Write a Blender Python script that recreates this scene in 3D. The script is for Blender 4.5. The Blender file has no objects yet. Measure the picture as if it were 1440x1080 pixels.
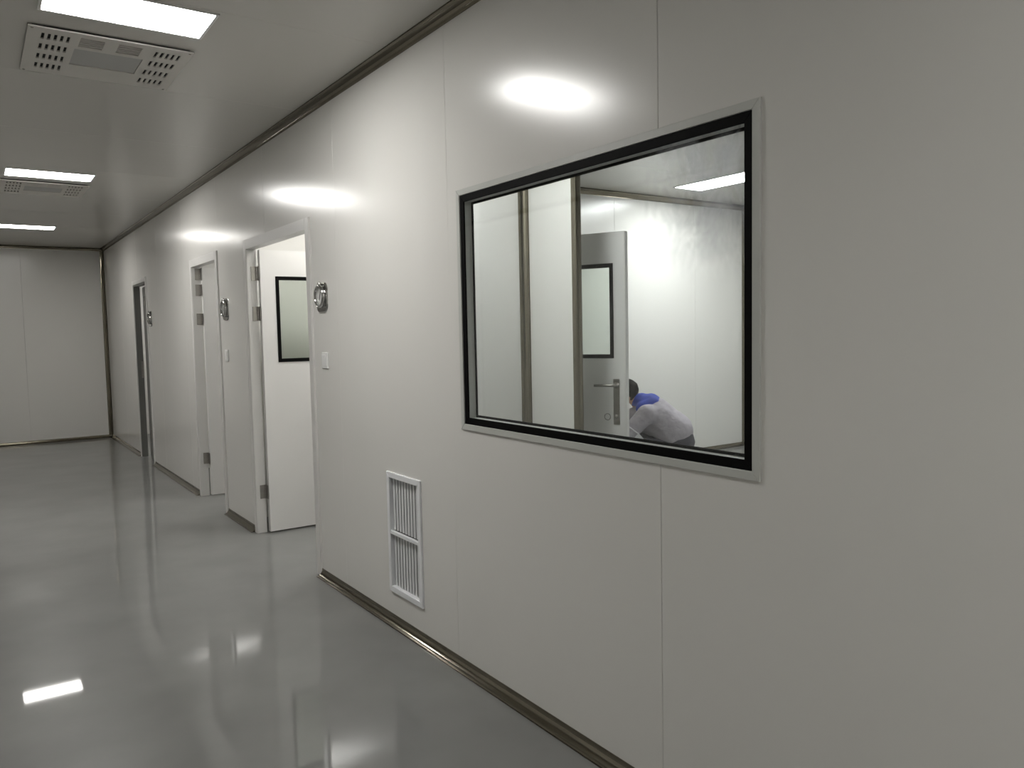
import bpy, bmesh, math, random
from mathutils import Vector, Matrix
random.seed(4)
S = bpy.context.scene
COL = S.collection

# ------------------------------------------------------------------ camera, world, exposure
cam_d = bpy.data.cameras.new('camera'); cam = bpy.data.objects.new('camera', cam_d); COL.objects.link(cam)
Fw = Vector((0.56558, 0.82188, -0.06810)); Rt = Vector((0.82282, -0.56793, -0.02046)); Up = Vector((0.05550, 0.04446, 0.99747))
M = Matrix((Rt, Up, -Fw)).transposed().to_4x4(); M.translation = (-1.6575, 0, 1.43)
cam.matrix_world = M
cam_d.sensor_fit = 'HORIZONTAL'; cam_d.sensor_width = 36; cam_d.lens = 1106.33 / 1440 * 36
cam_d.clip_start = 0.02
S.camera = cam
w = bpy.data.worlds.new('world'); S.world = w; w.use_nodes = True
w.node_tree.nodes['Background'].inputs[0].default_value = (0.5, 0.5, 0.5, 1)
w.node_tree.nodes['Background'].inputs[1].default_value = 0.02
S.view_settings.view_transform = 'Standard'; S.view_settings.look = 'None'
S.view_settings.gamma = 1; S.view_settings.use_curve_mapping = False
S.view_settings.exposure = 1.2
LAMP_CORRIDOR = 24.0     # diffuser radiance of the corridor lamps
LAMP_ROOM = 18.5         # diffuser radiance of the lamps in the side rooms
LAMP_WINDOW_ROOM = 18.0

# ------------------------------------------------------------------ materials
def mat(name, col, rough=0.5, metal=0.0, spec=0.5, noise=None, bump=None, emit=None, coat=0.0):
    m = bpy.data.materials.new(name); m.use_nodes = True
    nt = m.node_tree; b = nt.nodes['Principled BSDF']
    b.inputs['Base Color'].default_value = (*col, 1); b.inputs['Roughness'].default_value = rough
    b.inputs['Metallic'].default_value = metal; b.inputs['Specular IOR Level'].default_value = spec
    b.inputs['Coat Weight'].default_value = coat
    if emit:
        b.inputs['Emission Color'].default_value = (*emit[0], 1); b.inputs['Emission Strength'].default_value = emit[1]
    tc = nt.nodes.new('ShaderNodeTexCoord')
    if noise:                       # (scale xyz, amount)
        mp = nt.nodes.new('ShaderNodeMapping'); mp.inputs['Scale'].default_value = noise[0]
        nz = nt.nodes.new('ShaderNodeTexNoise'); nz.inputs['Scale'].default_value = 1; nz.inputs['Detail'].default_value = 4
        rp = nt.nodes.new('ShaderNodeValToRGB'); a = noise[1]
        rp.color_ramp.elements[0].position = 0.3; rp.color_ramp.elements[1].position = 0.7
        rp.color_ramp.elements[0].color = (*[c * (1 - a) for c in col], 1)
        rp.color_ramp.elements[1].color = (*[min(1, c * (1 + a)) for c in col], 1)
        nt.links.new(tc.outputs['Object'], mp.inputs[0]); nt.links.new(mp.outputs[0], nz.inputs['Vector'])
        nt.links.new(nz.outputs['Fac'], rp.inputs[0]); nt.links.new(rp.outputs[0], b.inputs['Base Color'])
    if bump:                        # (scale xyz, strength, distance)
        mp = nt.nodes.new('ShaderNodeMapping'); mp.inputs['Scale'].default_value = bump[0]
        nz = nt.nodes.new('ShaderNodeTexNoise'); nz.inputs['Scale'].default_value = 1; nz.inputs['Detail'].default_value = 2
        bp = nt.nodes.new('ShaderNodeBump'); bp.inputs['Strength'].default_value = bump[1]; bp.inputs['Distance'].default_value = bump[2]
        nt.links.new(tc.outputs['Object'], mp.inputs[0]); nt.links.new(mp.outputs[0], nz.inputs['Vector'])
        nt.links.new(nz.outputs['Fac'], bp.inputs['Height']); nt.links.new(bp.outputs[0], b.inputs['Normal'])
    return m

PANEL = mat('panel_white', (0.73, 0.72, 0.69), 0.21, spec=0.5, noise=((0.8, 0.8, 0.5), 0.015), bump=((3, 3, 0.3), 0.04, 0.003))
CEILP = mat('ceiling_white', (0.60, 0.585, 0.55), 0.25, spec=0.5, noise=((0.8, 0.8, 0.8), 0.02), bump=((0.5, 3, 1), 0.2, 0.004))
def hazy(name, col, r0, r1, f, noise):
    # clear coat shine plus a share of soft haze, as on trowelled epoxy
    m = mat(name, col, r0, noise=noise); nt = m.node_tree; a = nt.nodes['Principled BSDF']
    b = nt.nodes.new('ShaderNodeBsdfPrincipled'); b.inputs['Roughness'].default_value = r1
    nt.links.new(a.inputs['Base Color'].links[0].from_socket, b.inputs['Base Color'])
    mx = nt.nodes.new('ShaderNodeMixShader'); mx.inputs[0].default_value = f
    nt.links.new(a.outputs[0], mx.inputs[1]); nt.links.new(b.outputs[0], mx.inputs[2])
    nt.links.new(mx.outputs[0], nt.nodes['Material Output'].inputs[0])
    return m
EPOXY = hazy('epoxy_floor', (0.20, 0.20, 0.194), 0.035, 0.30, 0.32, ((2.5, 2.5, 2.5), 0.08))
ALU = mat('cove_aluminium', (0.21, 0.19, 0.15), 0.13, metal=1.0, noise=((3, 3, 3), 0.06))
FRAME = mat('frame_aluminium', (0.53, 0.54, 0.51), 0.38, spec=0.5, noise=((4, 4, 4), 0.02))
CASING = mat('door_casing_paint', (0.68, 0.67, 0.65), 0.3, noise=((2, 2, 2), 0.015))
DARKCASE = mat('grey_door_paint', (0.15, 0.15, 0.14), 0.35, noise=((2, 2, 2), 0.05))
LEAF = mat('door_leaf_paint', (0.74, 0.73, 0.71), 0.33, noise=((1.5, 1.5, 1), 0.015))
GREYLEAF = mat('inner_leaf_paint', (0.46, 0.46, 0.455), 0.35, noise=((1.5, 1.5, 1), 0.02))
BLACK = mat('black_border', (0.004, 0.004, 0.004), 0.6, spec=0.06)
STEEL = mat('brushed_steel', (0.36, 0.345, 0.32), 0.28, metal=1.0, noise=((8, 8, 30), 0.08))
CHROME = mat('chrome', (0.55, 0.55, 0.54), 0.12, metal=1.0, noise=((20, 20, 20), 0.05))
WPLAST = mat('white_plastic', (0.80, 0.80, 0.79), 0.35, noise=((5, 5, 5), 0.01))
VENTW = mat('vent_white', (0.80, 0.81, 0.83), 0.4, noise=((5, 5, 5), 0.01))
VENTG = mat('vent_slat_grey', (0.68, 0.69, 0.70), 0.4, noise=((5, 5, 5), 0.02))
DARK = mat('dark_cavity', (0.03, 0.03, 0.03), 0.8)
UNIT = mat('unit_cover', (0.64, 0.62, 0.58), 0.45, noise=((5, 5, 5), 0.02))
UNITG = mat('unit_grey', (0.44, 0.44, 0.43), 0.4, noise=((5, 5, 5), 0.02))
DIAL = mat('dial_face', (0.62, 0.62, 0.6), 0.15, noise=((30, 30, 30), 0.04))
JACKET = mat('jacket_grey', (0.45, 0.42, 0.46), 0.85, noise=((14, 14, 14), 0.12), bump=((11, 11, 16), 0.7, 0.02))
COLLAR = mat('collar_blue', (0.045, 0.075, 0.42), 0.8, noise=((12, 12, 12), 0.1))
TROUS = mat('trousers_grey', (0.075, 0.072, 0.09), 0.85, noise=((12, 12, 12), 0.12), bump=((10, 10, 10), 0.5, 0.015))
SKIN = mat('skin', (0.50, 0.30, 0.22), 0.5, noise=((20, 20, 20), 0.05))
HAIR = mat('hair', (0.012, 0.011, 0.010), 0.8, spec=0.2, noise=((60, 60, 20), 0.4))
SHOE = mat('shoe_black', (0.02, 0.02, 0.022), 0.5, noise=((9, 9, 9), 0.2))
WHITE = mat('white_piece', (0.72, 0.72, 0.74), 0.8, noise=((20, 20, 20), 0.03))

def lampmat(name, strength, col):
    return mat(name, (0.9, 0.9, 0.9), 0.5, emit=(col, strength))
LAMP_C = lampmat('lamp_diffuser_corridor', LAMP_CORRIDOR, (1.0, 0.985, 0.95))
LAMP_F = lampmat('lamp_diffuser_corridor_end', LAMP_CORRIDOR * 0.6, (1.0, 0.975, 0.93))
LAMP_R = lampmat('lamp_diffuser_room', LAMP_ROOM, (1.0, 0.99, 0.96))
LAMP_W = lampmat('lamp_diffuser_window_room', LAMP_WINDOW_ROOM, (0.985, 0.995, 1.0))

def glassmat(name, tint, smear=False):
    m = bpy.data.materials.new(name); m.use_nodes = True
    nt = m.node_tree; N = nt.nodes; L = nt.links; N.clear()
    out = N.new('ShaderNodeOutputMaterial'); tr = N.new('ShaderNodeBsdfTransparent'); gl = N.new('ShaderNodeBsdfGlossy')
    tr.inputs[0].default_value = (*tint, 1); gl.inputs['Roughness'].default_value = 0.02
    ge = N.new('ShaderNodeNewGeometry'); dt = N.new('ShaderNodeVectorMath'); dt.operation = 'DOT_PRODUCT'
    L.new(ge.outputs['Incoming'], dt.inputs[0]); L.new(ge.outputs['Normal'], dt.inputs[1])
    def mth(op, x, k):
        q = N.new('ShaderNodeMath'); q.operation = op; q.use_clamp = op != 'POWER'
        for i_, v_ in ((0, x), (1, k)):
            if isinstance(v_, (int, float)): q.inputs[i_].default_value = v_
            else: L.new(v_, q.inputs[i_])
        return q.outputs[0]
    ab = mth('ABSOLUTE', dt.outputs['Value'], 0); sch = mth('ADD', mth('MULTIPLY', mth('POWER', mth('SUBTRACT', 1.0, ab), 5.0), 0.9), 0.03)
    mx = N.new('ShaderNodeMixShader'); L.new(sch, mx.inputs[0]); L.new(tr.outputs[0], mx.inputs[1]); L.new(gl.outputs[0], mx.inputs[2])
    last = mx.outputs[0]
    if smear:                        # wiped dust left in one corner of the pane
        tc = N.new('ShaderNodeTexCoord'); mp = N.new('ShaderNodeMapping'); mp.inputs['Scale'].default_value = (1, 14, 8); mp.inputs['Rotation'].default_value = (0.5, 0, 0)
        nz = N.new('ShaderNodeTexNoise'); nz.inputs['Scale'].default_value = 1.0; nz.inputs['Detail'].default_value = 5; nz.inputs['Distortion'].default_value = 1.2
        L.new(tc.outputs['Object'], mp.inputs[0]); L.new(mp.outputs[0], nz.inputs['Vector'])
        rp = N.new('ShaderNodeMapRange'); rp.inputs[1].default_value = 0.42; rp.inputs[2].default_value = 0.75; L.new(nz.outputs['Fac'], rp.inputs[0])
        dv = N.new('ShaderNodeVectorMath'); dv.operation = 'DISTANCE'; dv.inputs[1].default_value = SMEAR
        L.new(tc.outputs['Object'], dv.inputs[0])
        r2 = N.new('ShaderNodeMapRange'); r2.inputs[1].default_value = 0.05; r2.inputs[2].default_value = 0.34; r2.inputs[3].default_value = 1; r2.inputs[4].default_value = 0
        L.new(dv.outputs['Value'], r2.inputs[0])
        mu = N.new('ShaderNodeMath'); mu.operation = 'MULTIPLY'; L.new(rp.outputs[0], mu.inputs[0]); L.new(r2.outputs[0], mu.inputs[1])
        m2 = N.new('ShaderNodeMath'); m2.operation = 'MULTIPLY'; m2.inputs[1].default_value = 0.38; L.new(mu.outputs[0], m2.inputs[0])
        tl = N.new('ShaderNodeBsdfTranslucent'); tl.inputs[0].default_value = (0.9, 0.9, 0.95, 1)
        mx2 = N.new('ShaderNodeMixShader'); L.new(m2.outputs[0], mx2.inputs[0]); L.new(last, mx2.inputs[1]); L.new(tl.outputs[0], mx2.inputs[2]); last = mx2.outputs[0]
    L.new(last, out.inputs[0])
    return m
SMEAR = (0.0, -0.60, 0.36)
GLASS = glassmat('clear_glass', (0.97, 0.98, 0.975), True)
GLASS2 = glassmat('vision_glass', (0.90, 0.93, 0.90))

# ------------------------------------------------------------------ helpers
def tag(o, label=None, cat=None, group=None, kind=None):
    if label: o['label'] = label
    if cat: o['category'] = cat
    if group: o['group'] = group
    if kind: o['kind'] = kind
    return o
def empty(name, loc=(0, 0, 0), rz=0.0):
    o = bpy.data.objects.new(name, None); COL.objects.link(o); o.location = loc; o.rotation_euler = (0, 0, rz)
    o.empty_display_size = 0.1
    return o
def obj(name, bm, m, parent=None, smooth=False, loc=None):
    me = bpy.data.meshes.new(name)
    bmesh.ops.recalc_face_normals(bm, faces=bm.faces)
    if smooth:
        for f in bm.faces: f.smooth = True
    bm.to_mesh(me); bm.free()
    me.materials.append(m)
    o = bpy.data.objects.new(name, me); COL.objects.link(o)
    if parent: o.parent = parent
    if loc: o.location = loc
    return o
def add_box(bm, x0, x1, y0, y1, z0, z1, bev=0.0):
    r = bmesh.ops.create_cube(bm, size=1)
    vs = r['verts']
    for v in vs:
        v.co = Vector(((x0 + x1) / 2 + v.co.x * (x1 - x0), (y0 + y1) / 2 + v.co.y * (y1 - y0), (z0 + z1) / 2 + v.co.z * (z1 - z0)))
    if bev:
        es = list({e for v in vs for e in v.link_edges})
        bmesh.ops.bevel(bm, geom=es, offset=bev, segments=2, affect='EDGES', profile=0.5)
    return bm
def bx(name, m, parent, x0, x1, y0, y1, z0, z1, bev=0.0):
    return obj(name, add_box(bmesh.new(), x0, x1, y0, y1, z0, z1, bev), m, parent)
def add_tube(bm, p0, p1, r0, r1=None, seg=16, caps=True):
    r1 = r0 if r1 is None else r1
    p0, p1 = Vector(p0), Vector(p1); d = (p1 - p0)
    q = d.to_track_quat('Z', 'Y').to_matrix().to_4x4(); q.translation = (p0 + p1) / 2
    bmesh.ops.create_cone(bm, cap_ends=caps, segments=seg, radius1=r0, radius2=r1, depth=d.length, matrix=q)
    return bm
def add_path(bm, pts, r, seg=10):
    """round bar swept along a polyline"""
    pts = [Vector(p) for p in pts]; rings = []
    for i, p in enumerate(pts):
        t = (pts[min(i + 1, len(pts) - 1)] - pts[max(i - 1, 0)]).normalized()
        a = t.orthogonal().normalized() if i == 0 else (pa - t * pa.dot(t)).normalized()
        pa = a; b = t.cross(a)
        rings.append([bm.verts.new(p + (a * math.cos(2 * math.pi * k / seg) + b * math.sin(2 * math.pi * k / seg)) * r) for k in range(seg)])
    for i in range(len(rings) - 1):
        for k in range(seg):
            bm.faces.new((rings[i][k], rings[i][(k + 1) % seg], rings[i + 1][(k + 1) % seg], rings[i + 1][k]))
    bm.faces.new(rings[0][::-1]); bm.faces.new(rings[-1])
    return bm
def add_lathe(bm, prof, o, ax, seg=32):
    """prof: (radius, height along axis)"""
    o = Vector(o); ax = Vector(ax).normalized(); a = ax.orthogonal().normalized(); b = ax.cross(a); rings = []
    for r, hh in prof:
        if r < 1e-6: rings.append([bm.verts.new(o + ax * hh)])
        else: rings.append([bm.verts.new(o + ax * hh + (a * math.cos(2 * math.pi * k / seg) + b * math.sin(2 * math.pi * k / seg)) * r) for k in range(seg)])
    for i in range(len(rings) - 1):
        A, B = rings[i], rings[i + 1]
        for k in range(seg):
            k2 = (k + 1) % seg
            if len(A) == 1 and len(B) == 1: continue
            if len(A) == 1: bm.faces.new((A[0], B[k], B[k2]))
            elif len(B) == 1: bm.faces.new((A[k], A[k2], B[0]))
            else: bm.faces.new((A[k], A[k2], B[k2], B[k]))
    return bm
def sheet(u0, u1, v0, v1, th, holes, fn, bev=0.0):
    """a flat panel in (u, v) with rectangular cut-outs, thickness th along w; fn maps (u, v, w) to the world"""
    us = {u0, u1}; vs = {v0, v1}; hs = []
    for a, b, c, d in holes:
        a, b, c, d = max(a, u0), min(b, u1), max(c, v0), min(d, v1)
        if a < b and c < d: hs.append((a, b, c, d)); us |= {a, b}; vs |= {c, d}
    us, vs = sorted(us), sorted(vs)
    keep = set()
    for i in range(len(us) - 1):
        for j in range(len(vs) - 1):
            cu, cv = (us[i] + us[i + 1]) / 2, (vs[j] + vs[j + 1]) / 2
            if not any(a < cu < b and c < cv < d for a, b, c, d in hs): keep.add((i, j))
    bm = bmesh.new(); V = {}; EU = {}
    def vert(i, j, k):
        if (i, j, k) not in V:
            V[(i, j, k)] = bm.verts.new(fn(us[i], vs[j], th * k)); EU[V[(i, j, k)]] = (i, k)
        return V[(i, j, k)]
    for i, j in keep:
        for k in (0, 1): bm.faces.new([vert(*c, k) for c in ((i, j), (i + 1, j), (i + 1, j + 1), (i, j + 1))])
        for (ni, nj), (c0, c1) in (((i - 1, j), ((i, j), (i, j + 1))), ((i + 1, j), ((i + 1, j), (i + 1, j + 1))), ((i, j - 1), ((i, j), (i + 1, j))), ((i, j + 1), ((i, j + 1), (i + 1, j + 1)))):
            if (ni, nj) not in keep: bm.faces.new((vert(*c0, 0), vert(*c1, 0), vert(*c1, 1), vert(*c0, 1)))
    if bev:
        n = len(us) - 1
        es = [e for e in bm.edges if EU[e.verts[0]] == EU[e.verts[1]] and EU[e.verts[0]][0] in (0, n)]
        bmesh.ops.bevel(bm, geom=es, offset=bev, segments=1, affect='EDGES')
    return bm
def AX(p): return lambda u, v, w_: Vector((p + w_, u, v))
def AY(p): return lambda u, v, w_: Vector((u, p + w_, v))
def AZ(p): return lambda u, v, w_: Vector((v, u, p + w_))
def wall(name, label, fn, seams, v0, v1, th=0.05, holes=(), m=None, piece='wall_panel', bev=0.0022, cat='wall'):
    e = empty(name); tag(e, label, cat, kind='structure')
    for a, b in zip(seams[:-1], seams[1:]):
        bm = sheet(a, b, v0, v1, th, holes, fn, bev)
        if len(bm.faces): obj(piece, bm, m or PANEL, e)
    return e
def seams(a, b, start, step):
    out = [a]; s = start
    while s > a: s -= step
    while s < b - 0.05:
        if s > a + 0.05: out.append(s)
        s += step
    return out + [b]
NT = [0]
def cove(p0, p1, a, b, ra, rb, label, cat='cove trim', n=16):
    """concave quarter-round metal strip in the corner line p0-p1, legs along a and b"""
    NT[0] += 1
    p0, p1, a, b = map(Vector, (p0, p1, a, b)); bm = bmesh.new()
    prof = [Vector((0, 0, 0)), a * ra]
    lip = 0.003
    prof.append(a * ra + b * lip)
    for k in range(n + 1):
        t = math.pi / 2 * k / n
        prof.append(a * lip + b * lip + a * (ra - lip) * (1 - math.sin(t)) + b * (rb - lip) * (1 - math.cos(t)))
    prof.append(b * rb)
    A = [bm.verts.new(p0 + q) for q in prof]; B = [bm.verts.new(p1 + q) for q in prof]
    for i in range(len(prof)):
        j = (i + 1) % len(prof); bm.faces.new((A[i], A[j], B[j], B[i]))
    bm.faces.new(A); bm.faces.new(B[::-1])
    o = obj('trim_%d' % NT[0], bm, ALU)
    return tag(o, label, cat, kind='structure')

# ------------------------------------------------------------------ the setting
H = 2.716; HR = 2.83; YF = 12.667; XL = -3.3; YB = -6.2; TH = 0.05
WIN = (1.288, 2.772, 1.028, 1.996)                   # window outer frame: y0 y1 z0 z1
D1 = (4.43, 5.742); D2 = (6.475, 7.405); D3 = (9.50, 10.37); DZ = 2.105
C = 0.042
fl = bx('floor', EPOXY, None, XL - 0.05, 6.1, YB - 0.05, YF + 0.05, -0.06, 0.0)
tag(fl, 'glossy grey epoxy floor reflecting the lamps and doors', 'floor', kind='structure')

g = 0.018
holes = [(WIN[0] + g, WIN[1] - g, WIN[2] + g, WIN[3] - g), (3.154 + g, 3.498 - g, 0.162 + g, 0.755 - g)]
for d in (D1, D2, D3): holes.append((d[0] + 0.03, d[1] - 0.03, -1, DZ - 0.03))
wall('wall_right', 'long glossy white panel wall with the window and the row of doors', AX(0.0), seams(YB, YF, 1.645, 1.207), 0, HR, holes=holes)
wall('wall_far', 'white panel wall closing the far end of the corridor', AY(YF), [XL, -2.2, -1.02, 0.0], 0, H)
wall('wall_left', 'white panel wall along the near side of the corridor', AX(XL - TH), seams(YB, YF, 1.0, 1.207), 0, H)
wall('wall_back', 'white panel wall closing the corridor behind the viewer', AY(YB - TH), [XL, -2.2, -1.1, 0.0], 0, H)

LAMPS = [3.47, 7.17, 10.55, -0.85, -4.8]
ch = []
for y in LAMPS: ch.append((y - 0.148, y + 0.148, -1.36, -0.764))
wall('ceiling', 'grey white metal panel ceiling of the corridor with lamps', AZ(H), seams(YB, YF, 4.485, 1.19), XL, 0, th=0.05, holes=ch, m=CEILP, piece='ceiling_panel', cat='ceiling')

X, Y, Z = Vector((1, 0, 0)), Vector((0, 1, 0)), Vector((0, 0, 1))
cove((0, YB, H), (0, YF, H), -X, -Z, C, C + 0.003, 'dark metal cove strip where the long window wall meets the ceiling')
cove((XL, YF, H), (0, YF, H), -Y, -Z, C, C, 'dark metal cove strip along the top of the far end wall')
cove((XL, YF, 0), (0, YF, 0), -Y, Z, C, C, 'metal cove strip along the floor of the far end wall')
cove((0, YF, C), (0, YF, H - C), -Y, -X, C + 0.01, C + 0.01, 'upright metal cove strip in the far corner of the corridor')
for a, b, s in ((YB, D1[0], 'under the window and grille, ending at the nearest door'), (D1[1], D2[0], 'between the nearest door and the second door'),
                (D2[1], D3[0], 'between the second door and the far dark door'), (D3[1], YF, 'between the far dark door and the corner')):
    cove((0, a, 0), (0, b, 0), -X, Z, 0.04, 0.044, 'metal floor cove strip ' + s)
cove((XL, YB, 0), (XL, YF, 0), X, Z, C, C, 'metal floor cove strip along the near side wall')
cove((XL, YB, H), (XL, YF, H), X, -Z, C, C, 'metal ceiling cove strip along the near side wall')

# rooms behind the long wall
XM = 1.45; YW = 4.33; YE = 3.80; YR = 6.15; XR = 5.95
wall('wall_room_side', 'grey white panel wall seen at the left through the window', AY(YW), [TH, XM], 0, HR)
D4 = (4.50, 5.34)
wall('wall_partition', 'bright white partition seen through the window beside the open door', AX(XM), [YE + 0.012, YW + 0.35, YR], 0, HR, holes=[(D4[0], D4[1], -1, 2.07)])
wall('wall_room_far', 'bright white panel wall at the back of the window room', AY(YR), [TH, 1.5, 2.7, 3.9, 5.1, XR], 0, HR)
wall('wall_room_right', 'white panel wall at the right of the window room', AX(XR), seams(-1.5, YR, 4.9, 1.2), 0, HR)
wall('wall_room_near', 'white panel wall closing the window room on the near side', AY(-1.55), [TH, 1.2, 2.4, 3.6, 4.8, XR], 0, HR)
wall('ceiling_window_room', 'white panel ceiling of the room behind the window', AZ(HR), seams(-1.5, YR, 0.3, 1.2), TH, XR, holes=[(4.455, 5.655, 4.255, 4.645), (0.455, 1.655, 3.255, 3.645)], m=CEILP, piece='ceiling_panel', cat='ceiling')
wall('wall_divider', 'white panel wall between the second and third rooms', AY(8.9), [TH, 1.2, 2.4], 0, HR)
wall('wall_rooms_back', 'white panel wall at the back of the rooms with the open doors', AX(2.4), [YR + TH, 7.5, 8.9, 10.4, YF], 0, HR)
wall('wall_rooms_end', 'white panel wall at the far end of the third room', AY(YF), [TH, 1.2, 2.4], 0, HR)
wall('ceiling_rooms', 'white panel ceiling over the rooms with the open doors', AZ(HR), [YR + TH, 7.5, 8.9, 10.4, YF], TH, 2.4, m=CEILP, piece='ceiling_panel', cat='ceiling')
cove((XM, YR, HR), (XR, YR, HR), -Y, -Z, 0.055, 0.055, 'dark metal cove strip under the ceiling of the window room')
cove((XM + TH, YR, 0), (XR, YR, 0), -Y, Z, C, C, 'dark metal floor cove at the back of the window room')
cove((XR, YR, C), (XR, YR, HR - 0.055), -Y, -X, 0.05, 0.05, 'upright metal cove in the right corner of the window room')
cove((XM, YW, 0), (XM, YW, HR), -Y, -X, 0.05, 0.05, 'upright metal cove in the corner seen left of the open door through the window')
# rounded aluminium end of the partition
bm = bmesh.new(); pr = [(XM - 0.004, YE + 0.03), (XM - 0.004, YE + 0.012)]
for k in range(9):
    t = math.pi * k / 8; pr.append((XM + 0.025 - 0.029 * math.cos(t), YE + 0.012 - 0.024 * math.sin(t)))
pr += [(XM + 0.054, YE + 0.03), (XM + 0.05, YE + 0.03), (XM + 0.05, YE + 0.012), (XM, YE + 0.012), (XM, YE + 0.03)]
A = [bm.verts.new((x, y, 0)) for x, y in pr]; B = [bm.verts.new((x, y, HR)) for x, y in pr]
for i in range(len(pr)): bm.faces.new((A[i], A[(i + 1) % len(pr)], B[(i + 1) % len(pr)], B[i]))
bm.faces.new(A); bm.faces.new(B[::-1])
NT[0] += 1
tag(obj('trim_%d' % NT[0], bm, ALU), 'rounded metal edge trim on the end of the partition beside the open door', 'edge trim', kind='structure')

# ------------------------------------------------------------------ window
def frame_bars(parent, name, m, fnx, y0, y1, z0, z1, wd, d0, d1):
    """four mitred bars; fnx(depth) gives x"""
    o = [(y0, z0), (y1, z0), (y1, z1), (y0, z1)]; i = [(y0 + wd, z0 + wd), (y1 - wd, z0 + wd), (y1 - wd, z1 - wd), (y0 + wd, z1 - wd)]
    for k in range(4):
        q = [o[k], o[(k + 1) % 4], i[(k + 1) % 4], i[k]]
        cy = sum(p[0] for p in q) / 4; cz = sum(p[1] for p in q) / 4
        bm = bmesh.new()
        A = [bm.verts.new((d0, y + (cy - y) * 0.0004, z + (cz - z) * 0.0004)) for y, z in q]; B = [bm.verts.new((d1, y + (cy - y) * 0.0004, z + (cz - z) * 0.0004)) for y, z in q]
        for j in range(4): bm.faces.new((A[j], A[(j + 1) % 4], B[(j + 1) % 4], B[j]))
        bm.faces.new(A); bm.faces.new(B[::-1])
        bmesh.ops.bevel(bm, geom=[e for e in bm.edges if abs(e.verts[0].co.x - d0) < 1e-6 and abs(e.verts[1].co.x - d0) < 1e-6], offset=min(0.0012, abs(d1 - d0) * 0.4), segments=1, affect='EDGES')
        obj(name, bm, m, parent)
wy, wz = (WIN[0] + WIN[1]) / 2, (WIN[2] + WIN[3]) / 2
win = empty('window_1', (0, wy, wz)); tag(win, 'wide interior window with grey metal frame and black inner border', 'window', kind='structure')
hy, hz = (WIN[1] - WIN[0]) / 2, (WIN[3] - WIN[2]) / 2
frame_bars(win, 'frame_bar', FRAME, None, -hy, hy, -hz, hz, 0.024, -0.007, 0.004)
frame_bars(win, 'frame_bar', FRAME, None, -hy, hy, -hz, hz, 0.024, 0.058, 0.046)
b1 = 0.0245
frame_bars(win, 'black_border', BLACK, None, -hy + b1, hy - b1, -hz + b1, hz - b1, 0.027, -0.003, 0.003)
frame_bars(win, 'spacer', FRAME, None, -hy + b1 + 0.012, hy - b1 - 0.012, -hz + b1 + 0.012, hz - b1 - 0.012, 0.014, 0.0035, 0.0345)
frame_bars(win, 'black_border', BLACK, None, -hy + b1, hy - b1, -hz + b1, hz - b1, 0.035, 0.035, 0.039)
pi_ = b1 + 0.0265
obj('pane', add_box(bmesh.new(), -0.001, 0.002, -hy + pi_, hy - pi_, -hz + pi_, hz - pi_), GLASS, win)
pj = b1 + 0.034
obj('pane', add_box(bmesh.new(), 0.0355, 0.0385, -hy + pj, hy - pj, -hz + pj, hz - pj), GLASS, win)

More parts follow.
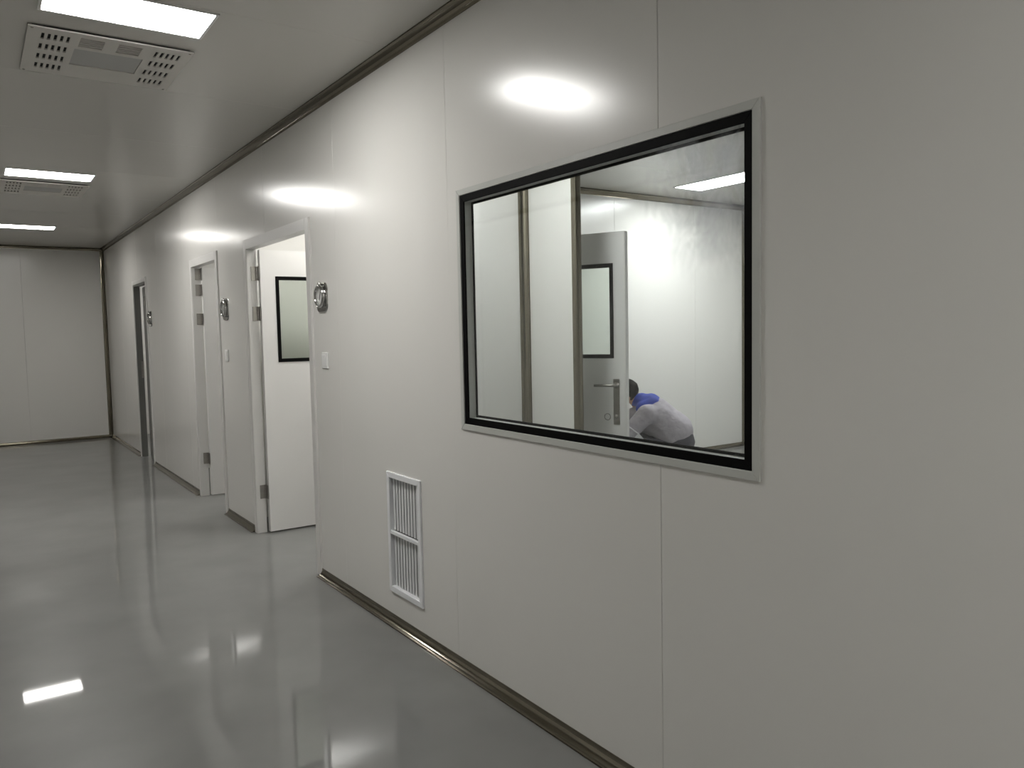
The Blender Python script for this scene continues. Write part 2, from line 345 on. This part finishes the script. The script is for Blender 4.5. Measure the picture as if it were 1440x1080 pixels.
# ------------------------------------------------------------------ doors
def hinge(parent, x, y, z, s=1):
    """steel butt hinge: jamb plate, leaf plate and knuckle"""
    h_ = empty('hinge', (x, y, z)); h_.parent = parent
    obj('plate', add_box(bmesh.new(), -0.045, -0.006, 0.0, 0.004, -0.05, 0.05, 0.001), STEEL, h_)
    obj('plate', add_box(bmesh.new(), -0.004, 0.0, -0.045 * s, -0.004 * s, -0.05, 0.05, 0.001) if s > 0 else add_box(bmesh.new(), -0.004, 0, 0.004, 0.045, -0.05, 0.05, 0.001), STEEL, h_)
    bm = bmesh.new()
    for k in range(5): add_tube(bm, (-0.006, 0, -0.05 + 0.02 * k + 0.0008), (-0.006, 0, -0.03 + 0.02 * k - 0.0008), 0.0075, seg=14)
    obj('knuckle', bm, STEEL, h_, smooth=False)
    return h_
def make_leaf(parent, width, m, loc, rz, w0, w1, handle=True, hm=STEEL, z1=2.035, detail=False, hand=1):
    """leaf along local +X from the hinge, thickness 0.045 in local Y (0..-0.045)"""
    lf = empty('leaf', loc, rz); lf.parent = parent
    wz0, wz1 = 1.235, 1.85
    hole = [(w0 + 0.004, w1 - 0.004, wz0 + 0.004, wz1 - 0.004)] if w1 else []
    obj('slab', sheet(0.0, width - 0.006, 0.012, z1, 0.043, hole, lambda u, v, w_: Vector((u, -0.001 - w_, v)), 0.001), m, lf)
    obj('edge_strip', add_box(bmesh.new(), width - 0.0055, width, -0.045, 0.0, 0.012, z1, 0.001), CASING, lf)
    if w1:
        for f0, f1 in ((0.004, -0.004), (-0.041, -0.049)):
            o = [(w0, wz0), (w1, wz0), (w1, wz1), (w0, wz1)]; t = 0.024
            i = [(w0 + t, wz0 + t), (w1 - t, wz0 + t), (w1 - t, wz1 - t), (w0 + t, wz1 - t)]
            for k in range(4):
                q = [o[k], o[(k + 1) % 4], i[(k + 1) % 4], i[k]]
                bm = bmesh.new(); A = [bm.verts.new((x, f0, z)) for x, z in q]; B = [bm.verts.new((x, f1, z)) for x, z in q]
                for j in range(4): bm.faces.new((A[j], A[(j + 1) % 4], B[(j + 1) % 4], B[j]))
                bm.faces.new(A); bm.faces.new(B[::-1]); obj('vision_border', bm, BLACK, lf)
        obj('pane', add_box(bmesh.new(), w0 + 0.023, w1 - 0.023, -0.025, -0.02, wz0 + 0.023, wz1 - 0.023), GLASS2, lf)
    if handle:
        hx = width - 0.068
        for sgn, y_ in ((1, 0.0), (-1, -0.045)):
            obj('lock_plate', add_box(bmesh.new(), hx - 0.022, hx + 0.022, min(y_, y_ + 0.004 * sgn), max(y_, y_ + 0.004 * sgn), 0.80, 1.10, 0.0015), hm, lf)
            bm = bmesh.new(); add_lathe(bm, [(0, 0), (0.02, 0), (0.02, 0.008), (0.012, 0.012), (0.009, 0.03), (0, 0.03)], (hx, y_ + 0.004 * sgn, 1.06), (0, sgn, 0), 20)
            add_path(bm, [(hx, y_ + 0.03 * sgn, 1.06), (hx, y_ + 0.048 * sgn, 1.06), (hx - 0.012, y_ + 0.055 * sgn, 1.06), (hx - 0.07, y_ + 0.055 * sgn, 1.06), (hx - 0.135, y_ + 0.053 * sgn, 1.058)], 0.009)
            obj('lever_handle', bm, hm, lf, smooth=True)
            obj('lock_cylinder', add_lathe(bmesh.new(), [(0, 0), (0.013, 0), (0.013, 0.01), (0.010, 0.012), (0, 0.012)], (hx, y_ + 0.004 * sgn, 0.855), (0, sgn, 0), 20), hm, lf, smooth=True)
    return lf
def door(name, label, d, cm, depth=0.07, cw=0.065, hinge_z=(1.87, 1.585, 0.30), rooms=True):
    y0, y1 = d
    t = empty(name, (0, (y0 + y1) / 2, 0)); tag(t, label, 'door', kind='structure'); yc = (y0 + y1) / 2
    a, b = y0 - yc, y1 - yc; pr = 0.011
    for s0, s1, e in ((a, a + cw, 1), (b - cw, b, -1)):
        # casing on both faces of the wall and the jamb lining between them: an L-shaped bar
        bm = bmesh.new()
        inner, outer = (s1, s0) if e > 0 else (s0, s1)
        prof = [(-pr, outer), (-pr, inner), (depth - pr, inner), (depth - pr, inner - e * 0.033), (0.0, inner - e * 0.033), (0.0, outer)]
        A = [bm.verts.new((x, y, 0)) for x, y in prof]; B = [bm.verts.new((x, y, DZ)) for x, y in prof]
        for i in range(6): bm.faces.new((A[i], A[(i + 1) % 6], B[(i + 1) % 6], B[i]))
        bm.faces.new(A); bm.faces.new(B[::-1])
        bmesh.ops.recalc_face_normals(bm, faces=bm.faces)
        bmesh.ops.bevel(bm, geom=[ed for ed in bm.edges if abs(ed.verts[0].co.x + pr) < 1e-6 and abs(ed.verts[1].co.x + pr) < 1e-6 and abs(ed.verts[0].co.z - ed.verts[1].co.z) > 1], offset=0.004, segments=2, affect='EDGES')
        obj('jamb', bm, cm, t)
    bm = bmesh.new()
    prof = [(-pr, DZ), (-pr, DZ - cw), (depth - pr, DZ - cw), (depth - pr, DZ - cw + 0.033), (0, DZ - cw + 0.033), (0, DZ)]
    A = [bm.verts.new((x, a + cw + 0.0005, z)) for x, z in prof]; B = [bm.verts.new((x, b - cw - 0.0005, z)) for x, z in prof]
    for i in range(6): bm.faces.new((A[i], A[(i + 1) % 6], B[(i + 1) % 6], B[i]))
    bm.faces.new(A); bm.faces.new(B[::-1]); obj('head', bm, cm, t)
    return t, a + cw, b - cw
t, a, b = door('door_1', 'nearest open door with white frame and black bordered pane in its leaf', D1, CASING)
make_leaf(t, b - a - 0.02, LEAF, (0.068, b - 0.008, 0), 0.0, 0.107, 0.56)
for z in (1.87, 1.585, 0.30): hinge(t, 0.064, b - 0.004, z)
t, a, b = door('door_2', 'second door in the row, standing open with a plain white leaf showing', D2, CASING)
make_leaf(t, b - a - 0.02, LEAF, (0.068, b - 0.008, 0), 0.0, 0.15, 0.55)
for z in (1.98, 1.84, 1.585, 0.34): hinge(t, 0.064, b - 0.004, z)
t, a, b = door('door_3', 'farthest narrow door with dark grey frame and leaf standing ajar', D3, CASING, cw=0.05)
# dark lining inside the white casing
for y0_, y1_ in ((a, a + 0.02), (b - 0.02, b)): obj('lining', add_box(bmesh.new(), -0.004, 0.062, y0_, y1_, 0, DZ - 0.05), DARKCASE, t)
obj('lining', add_box(bmesh.new(), -0.004, 0.062, a + 0.02, b - 0.02, DZ - 0.07, DZ - 0.05), DARKCASE, t)
obj('strike_plate', add_box(bmesh.new(), 0.035, 0.065, b - 0.023, b - 0.02, 0.95, 1.15, 0.001), STEEL, t)
lf = make_leaf(t, 0.62, DARKCASE, (0.02, a + 0.03, 0), math.radians(90 - 4.7), 0, 0, z1=2.02, handle=False)
obj('lock_plate', add_box(bmesh.new(), 0.53, 0.56, 0.0, 0.004, 0.95, 1.15, 0.001), STEEL, lf)
for z in (1.84, 0.34): hinge(t, 0.02, a + 0.024, z, -1)

# inner door seen through the window, swung back from the partition
t4 = empty('door_4', (XM + TH, (D4[0] + D4[1]) / 2, 0)); tag(t4, 'open grey door with lever handle seen through the window', 'door', kind='structure')
h4 = (D4[1] - D4[0]) / 2
for s0, s1 in ((-h4, -h4 + 0.03), (h4 - 0.03, h4)): obj('jamb', add_box(bmesh.new(), -0.06, 0.01, s0, s1, 0, 2.07, 0.002), CASING, t4)
obj('head', add_box(bmesh.new(), -0.06, 0.01, -h4 + 0.03, h4 - 0.03, 2.055, 2.07), CASING, t4)
ang = math.atan2(-0.911, 0.4114)
leaf4 = make_leaf(t4, 0.80, LEAF, (0.042, -h4 + 0.012, 0), ang, 0.315, 0.715, z1=2.05)
obj('lock_ring', add_lathe(bmesh.new(), [(0.021, -0.003), (0.024, 0.0), (0.021, 0.003), (0.018, 0.0), (0.021, -0.003)], (0.667, -0.0478, 0.85), (0, 1, 0), 28), CHROME, leaf4, smooth=True)
for z in (1.84, 1.585, 0.30):
    hh = hinge(t4, 0.022, -h4 + 0.012, z)

# ------------------------------------------------------------------ lamps
def lamp(name, label, x, y, z, lx, ly, lm, group):
    e = empty(name, (x, y, z)); tag(e, label, 'ceiling lamp', group)
    bm = bmesh.new(); t = 0.012
    for r in ((-lx / 2, lx / 2, -ly / 2, -ly / 2 + t), (-lx / 2, lx / 2, ly / 2 - t, ly / 2), (-lx / 2, -lx / 2 + t, -ly / 2 + t, ly / 2 - t), (lx / 2 - t, lx / 2, -ly / 2 + t, ly / 2 - t)):
        add_box(bm, *r, -0.006, 0.0)
    obj('frame', bm, WPLAST, e)
    obj('housing', add_box(bmesh.new(), -lx / 2 + t, lx / 2 - t, -ly / 2 + t, ly / 2 - t, 0.004, 0.045), WPLAST, e)
    obj('diffuser', add_box(bmesh.new(), -lx / 2 + t, lx / 2 - t, -ly / 2 + t, ly / 2 - t, -0.004, 0.0035), lm, e)
    return e
for y, l in zip(LAMPS, ('lit corridor ceiling lamp nearest to the viewer, beside the large slotted unit', 'lit corridor ceiling lamp second from the viewer, beside the small slotted unit', 'lit corridor ceiling lamp farthest away, near the end wall', 'lit corridor ceiling lamp above the viewer, outside the picture', 'lit corridor ceiling lamp behind the viewer, outside the picture')):
    lamp('ceiling_lamp', l, -1.062, y, H, 0.61, 0.31, LAMP_F if y > 10 else LAMP_C, 'flat lamps in the corridor ceiling')
lamp('ceiling_lamp', 'lit long ceiling lamp seen through the window', 4.45, 5.055, HR, 0.40, 1.21, LAMP_W, 'flat lamps in the window room')
lamp('ceiling_lamp', 'lit long ceiling lamp of the window room, outside the window view', 3.45, 1.055, HR, 0.40, 1.21, LAMP_W, 'flat lamps in the window room')
lamp('ceiling_lamp', 'lit short ceiling lamp added unseen to brighten the alcove of the window room', 0.6, 3.58, HR, 0.61, 0.31, LAMP_W, 'flat lamps in the window room')  # added lamp, out of view, brightens the side wall and partition
lamp('ceiling_lamp', 'lit ceiling lamp in the room behind the nearest door', 0.75, 5.1, HR, 0.61, 0.31, LAMP_R, 'flat lamps in the side rooms')
lamp('ceiling_lamp', 'lit ceiling lamp in the room behind the second door', 1.2, 7.0, HR, 0.61, 0.31, LAMP_R, 'flat lamps in the side rooms')
lamp('ceiling_lamp', 'lit ceiling lamp in the room behind the far dark door', 1.2, 11.4, HR, 0.61, 0.31, LAMP_R, 'flat lamps in the side rooms')

# ------------------------------------------------------------------ slotted ceiling units
def unit(label, x, y):
    e = empty('ceiling_air_unit', (x, y, H)); tag(e, label, 'air unit', 'slotted units in the corridor ceiling')
    hs = []
    for bx0 in (-0.268, 0.172):
        for r in range(4):
            for c in range(5):
                u = -0.252 + r * 0.139; v = bx0 + c * 0.0235
                hs.append((u, u + 0.075, v, v + 0.0115))
    lou = []
    for bx0 in (-0.125, 0.022):
        for r in range(5): lou.append((-0.266 + r * 0.0245, -0.2515 + r * 0.0245, bx0, bx0 + 0.093))
    cen = [(-0.115, 0.12, -0.135, 0.14)]
    obj('cover', sheet(-0.315, 0.315, -0.32, 0.32, 0.006, hs + lou + cen, lambda u, v, w_: Vector((v, u, -0.014 + w_))), UNIT, e)
    obj('centre_plate', add_box(bmesh.new(), -0.1345, 0.1395, -0.1145, 0.1195, -0.0105, -0.008, 0.0005), UNITG, e)
    obj('body', add_box(bmesh.new(), -0.305, 0.305, -0.30, 0.30, -0.0055, 0.0), DARK, e)
    for sx in (-0.305, 0.305):
        for sy in (-0.3, 0.3): obj('screw', add_lathe(bmesh.new(), [(0, 0.0), (0.006, 0.0), (0.004, 0.003), (0, 0.0035)], (sx, sy, -0.014), (0, 0, -1), 12), STEEL, e)
    return e
unit('large looking slotted ceiling unit beside the nearest corridor lamp', -1.068, 4.108)
unit('small looking slotted ceiling unit beside the second corridor lamp', -1.068, 7.81)

# ------------------------------------------------------------------ gauges and switches
def gauge(label, y, z=1.636):
    e = empty('pressure_gauge', (0, y, z)); tag(e, label, 'gauge', 'round gauges on chrome plates beside the doors')
    bm = bmesh.new(); pts = []
    wd, ht, r = 0.079, 0.085, 0.045
    for cx, cz, a0 in ((wd - r, ht - r, 0), (-wd + r, ht - r, 90), (-wd + r, -ht + r, 180), (wd - r, -ht + r, 270)):
        for k in range(7): t = math.radians(a0 + 15 * k); pts.append((cx + r * math.cos(t), cz + r * math.sin(t)))
    A = [bm.verts.new((0, p[0], p[1])) for p in pts]; B = [bm.verts.new((-0.008, p[0] * 0.96, p[1] * 0.96)) for p in pts]
    for i in range(len(pts)): bm.faces.new((A[i], A[(i + 1) % len(pts)], B[(i + 1) % len(pts)], B[i]))
    bm.faces.new(A); bm.faces.new(B[::-1]); obj('mounting_plate', bm, CHROME, e)
    cz = 0.006
    bm = bmesh.new()
    add_lathe(bm, [(0.064, 0.008), (0.066, 0.016), (0.064, 0.026), (0.058, 0.030), (0.053, 0.028), (0.051, 0.020), (0.051, 0.0085), (0.064, 0.008)], (0, 0, cz), (-1, 0, 0), 40)
    obj('bezel', bm, CHROME, e, smooth=True)
    obj('dial', add_lathe(bmesh.new(), [(0, 0.0085), (0.0505, 0.0085), (0.0505, 0.014), (0.03, 0.0155), (0, 0.016)], (0, 0, cz), (-1, 0, 0), 40), DIAL, e)
    bm = bmesh.new(); add_path(bm, [(-0.0175, 0.006, cz - 0.022), (-0.0175, -0.012, cz + 0.026)], 0.0012, 6); obj('needle', bm, BLACK, e)
    obj('top_knob', add_lathe(bmesh.new(), [(0, 0.008), (0.014, 0.008), (0.014, 0.02), (0.008, 0.026), (0, 0.027)], (0, 0, 0.074), (-1, 0, 0), 20), CHROME, e, smooth=True)
    return e
gauge('round chrome gauge on the wall between the nearest door and the window', 4.275)
gauge('round chrome gauge on the wall just right of the second door', 6.30)
gauge('small round chrome gauge on the wall right of the far dark door', 9.36)
def switch(label, y, z):
    e = empty('light_switch', (0, y, z)); tag(e, label, 'switch', 'white wall switches under the gauges')
    obj('plate', add_box(bmesh.new(), -0.009, 0, -0.043, 0.043, -0.045, 0.045, 0.003), WPLAST, e)
    bm = add_box(bmesh.new(), -0.0135, -0.0092, -0.03, 0.03, -0.032, 0.032, 0.0015)
    for v in bm.verts:
        if v.co.z < 0 and v.co.x < -0.011: v.co.x += 0.002
    obj('rocker', bm, WPLAST, e)
switch('white light switch under the gauge beside the nearest door', 4.26, 1.282)
switch('white light switch under the gauge beside the second door', 6.313, 1.28)

# ------------------------------------------------------------------ return air grille
vy, vz = (3.154 + 3.498) / 2, (0.162 + 0.755) / 2
v = empty('vent_grille', (0, vy, vz)); tag(v, 'white return air grille with upright slats low on the wall beside the window', 'vent')
hy_, hz_ = 0.172, 0.297
frame_bars(v, 'frame_bar', VENTW, None, -hy_, hy_, -hz_, hz_, 0.027, -0.010, 0.012)
obj('cross_bar', add_box(bmesh.new(), -0.009, 0.006, -hy_ + 0.0275, hy_ - 0.0275, -0.009, 0.009, 0.002), VENTW, v)
sl = bmesh.new(); n = 10
for half in (0, 1):
    z0, z1 = ((-hz_ + 0.0275, -0.0095), (0.0095, hz_ - 0.0275))[half]
    base = None
    for k in range(n):
        y_ = -hy_ + 0.04 + k * (2 * hy_ - 0.08) / (n - 1)
        if base is None:
            bm = add_box(bmesh.new(), -0.0012, 0.0012, -0.0082, 0.0082, z0, z1)
            o = obj('slat', bm, VENTG, v); base = o
        else:
            o = base.copy(); COL.objects.link(o); o.parent = v
        o.location = (0.012, y_, 0); o.rotation_euler = (0, 0, math.radians(10))
sl.free()
obj('back_box', add_box(bmesh.new(), 0.03, 0.034, -hy_ + 0.02, hy_ - 0.02, -hz_ + 0.02, hz_ - 0.02), DARK, v)

# ------------------------------------------------------------------ the crouching worker
PO = Vector((3.291, 4.90, 0)); Sd = Vector((0.648, -0.762, 0)); Ld = Vector((-0.761, -0.649, 0))
def W(s, z, l=0.0): return Sd * s + Ld * l + Vector((0, 0, z))
def blob(name, caps, m, parent, vox=0.01, smooth=4, n=7):
    bm = bmesh.new()
    for cpt in caps:
        p0, r0, p1, r1 = cpt[:4]; sc = cpt[4] if len(cpt) > 4 else (1, 1, 1)
        p0, p1 = Vector(p0), Vector(p1); k_ = max(2, min(24, int((p1 - p0).length / (0.35 * min(r0, r1))) + 2))
        for k in range(k_):
            t = k / (k_ - 1)
            mt = Matrix.Translation(p0.lerp(p1, t)) @ BAS @ Matrix.Diagonal((*sc, 1)) @ BAS.inverted()
            bmesh.ops.create_icosphere(bm, subdivisions=2, radius=r0 + (r1 - r0) * t, matrix=mt)
    o = obj(name, bm, m, parent, smooth=True)
    rm = o.modifiers.new('remesh', 'REMESH'); rm.mode = 'VOXEL'; rm.voxel_size = vox; rm.use_smooth_shade = True
    sm = o.modifiers.new('smooth', 'SMOOTH'); sm.factor = 0.5; sm.iterations = smooth
    return o
BAS = Matrix((Sd, Ld, Vector((0, 0, 1)))).transposed().to_4x4()
per = empty('person', PO); tag(per, 'crouching worker in grey jacket with blue collar behind the open door', 'person')
hip, chest, neck, head = W(0.13, 0.37), W(-0.08, 0.665), W(-0.205, 0.775), W(-0.305, 0.865)
sh = {e: W(-0.11, 0.69, 0.185 * e) for e in (1, -1)}
el = {e: W(-0.285, 0.50, 0.25 * e) for e in (1, -1)}
wr = {1: W(-0.47, 0.70, 0.20), -1: W(-0.45, 0.52, -0.14)}
hp = {e: W(0.12, 0.34, 0.095 * e) for e in (1, -1)}
kn = {e: W(-0.27, 0.42, 0.17 * e) for e in (1, -1)}
an = {e: W(0.03, 0.09, 0.13 * e) for e in (1, -1)}
body = [(hip, 0.10, chest, 0.11, (0.85, 1.15, 1)), (chest, 0.10, neck, 0.06), (neck, 0.055, head, 0.06),
        (head, 0.092, head + W(-0.015, 0.0), 0.09, (1.05, 0.85, 1.1)), (head + W(-0.05, -0.075), 0.055, head + W(-0.03, -0.05), 0.06),
        (head + W(-0.105, -0.03), 0.013, head + W(-0.095, 0.01), 0.008), (head + W(-0.098, -0.075), 0.012, head + W(-0.095, -0.073), 0.012, (0.6, 1.8, 0.6))]
for e in (1, -1):
    body += [(sh[e], 0.05, el[e], 0.04), (el[e], 0.04, wr[e], 0.027), (hp[e], 0.085, kn[e], 0.055), (kn[e], 0.052, an[e], 0.035), (an[e], 0.035, an[e] + W(-0.12, -0.05), 0.03)]
    ear = head + W(0.01, -0.01, 0.083 * e)
    body += [(ear + W(0, 0.018), 0.017, ear + W(-0.006, -0.022), 0.011, (1, 0.5, 1))]
    # hand: palm, four fingers curled round the grip, thumb from the side of the palm
    fdir = (wr[e] - el[e]).normalized(); sidev = Vector((0, 0, 1)).cross(fdir).normalized() * (-e); upv = fdir.cross(sidev).normalized()
    if upv.z < 0: upv = -upv
    pal = wr[e] + fdir * 0.05
    body += [(wr[e], 0.026, pal, 0.028, (1, 0.8, 1))]
    for k, ln in enumerate((0.036, 0.041, 0.038, 0.030)):
        q0 = pal + fdir * 0.022 + upv * (0.026 - 0.0175 * k); q1 = q0 + fdir * ln * 0.75 + sidev * 0.010; q2 = q1 - fdir * 0.004 + sidev * ln * 0.75; q3 = q2 - fdir * ln * 0.55 + sidev * 0.003
        body += [(q0, 0.0092, q1, 0.0085), (q1, 0.0085, q2, 0.008), (q2, 0.008, q3, 0.007)]
    q0 = wr[e] + fdir * 0.025 + upv * 0.022; q1 = q0 + fdir * 0.03 + upv * 0.018 + sidev * 0.018; q2 = q1 + fdir * 0.022 + sidev * 0.02 - upv * 0.006
    body += [(q0, 0.012, q1, 0.010), (q1, 0.010, q2, 0.008)]
blob('body', body, SKIN, per, 0.006, 3)
jk = [(W(0.13, 0.53), 0.157, W(0.10, 0.55), 0.165, (0.95, 1.2, 1)), (W(0.10, 0.53), 0.168, W(-0.04, 0.665), 0.16, (0.95, 1.2, 1)),
      (W(-0.04, 0.665), 0.155, W(-0.14, 0.705), 0.11, (0.95, 1.3, 0.95)), (W(-0.06, 0.60), 0.13, W(-0.22, 0.635), 0.105, (1, 1.25, 1))]
for e in (1, -1):
    jk += [(W(-0.08, 0.68, 0.12 * e), 0.095, sh[e], 0.088), (sh[e], 0.085, el[e], 0.068), (el[e], 0.068, el[e].lerp(wr[e], 0.85), 0.044)]
blob('jacket', jk, JACKET, per, 0.011, 5)
tr = [(W(0.145, 0.435), 0.155, W(0.08, 0.42), 0.15, (0.95, 1.15, 0.95))]
for e in (1, -1):
    tr += [(hp[e], 0.115, kn[e], 0.082), (kn[e], 0.08, an[e] + W(0, -0.01), 0.056)]
blob('trousers', tr, TROUS, per, 0.011, 4)
# blue yoke and stand-up collar
cl = [(W(-0.085, 0.775, 0.0), 0.092, W(-0.15, 0.765, 0.0), 0.092, (0.95, 1.3, 0.9)), (W(-0.165, 0.78), 0.082, W(-0.20, 0.785), 0.07)]
for e in (1, -1): cl += [(W(-0.07, 0.765, 0.06 * e), 0.072, W(-0.15, 0.735, 0.11 * e), 0.062)]
blob('collar', cl, COLLAR, per, 0.009, 4)
hr = [(head + W(0.012, 0.022), 0.1, head + W(-0.012, 0.028), 0.096, (1.05, 0.87, 1.02)), (head + W(0.055, -0.045), 0.055, head + W(0.05, -0.02), 0.06, (0.9, 1.1, 1))]
blob('hair', hr, HAIR, per, 0.008, 3)
for e in (1, -1):
    blob('shoe', [(an[e] + W(0.03, -0.045), 0.045, an[e] + W(-0.13, -0.055), 0.042, (1, 1, 0.82))], SHOE, per, 0.008, 3)
    ey = head + W(-0.094, 0.005, 0.032 * e)
    obj('eye', add_lathe(bmesh.new(), [(0, -0.011), (0.008, -0.008), (0.011, 0), (0.008, 0.008), (0, 0.011)], ey, (0, 0, 1), 16), WHITE, per, smooth=True)
    pth = [head + W(0.024, 0.018, 0.094 * e), head + W(0.0, 0.028, 0.097 * e), head + W(-0.05, 0.02, 0.088 * e), head + W(-0.10, 0.012, 0.05 * e)]
    obj('ear_loop', add_path(bmesh.new(), pth, 0.0045, 8), WHITE, per, smooth=True)
# white rod in the near hand and white triangle added for a pale patch by the sleeve
rod0 = W(-0.165, 0.545, 0.36); rod1 = W(-0.545, 0.80, 0.225)
bm = add_path(bmesh.new(), [rod0, rod0.lerp(rod1, 0.5), rod1], 0.006, 10)
o = obj('white_rod', bm, WHITE, loc=PO, smooth=True); tag(o, 'thin white rod held by the crouching worker', 'rod')
bm = bmesh.new()
a_, b_, c_ = W(-0.165, 0.55, 0.335), W(-0.215, 0.485, 0.345), W(-0.12, 0.50, 0.345)
nn = (b_ - a_).cross(c_ - a_).normalized() * 0.004
A = [bm.verts.new(p + nn) for p in (a_, b_, c_)]; B = [bm.verts.new(p - nn) for p in (a_, b_, c_)]
bm.faces.new(A); bm.faces.new(B[::-1])
for i in range(3): bm.faces.new((A[i], A[(i + 1) % 3], B[(i + 1) % 3], B[i]))
o = obj('white_piece', bm, WHITE, loc=PO); tag(o, 'small white triangular cloth against the crouching worker\'s sleeve', 'cloth')
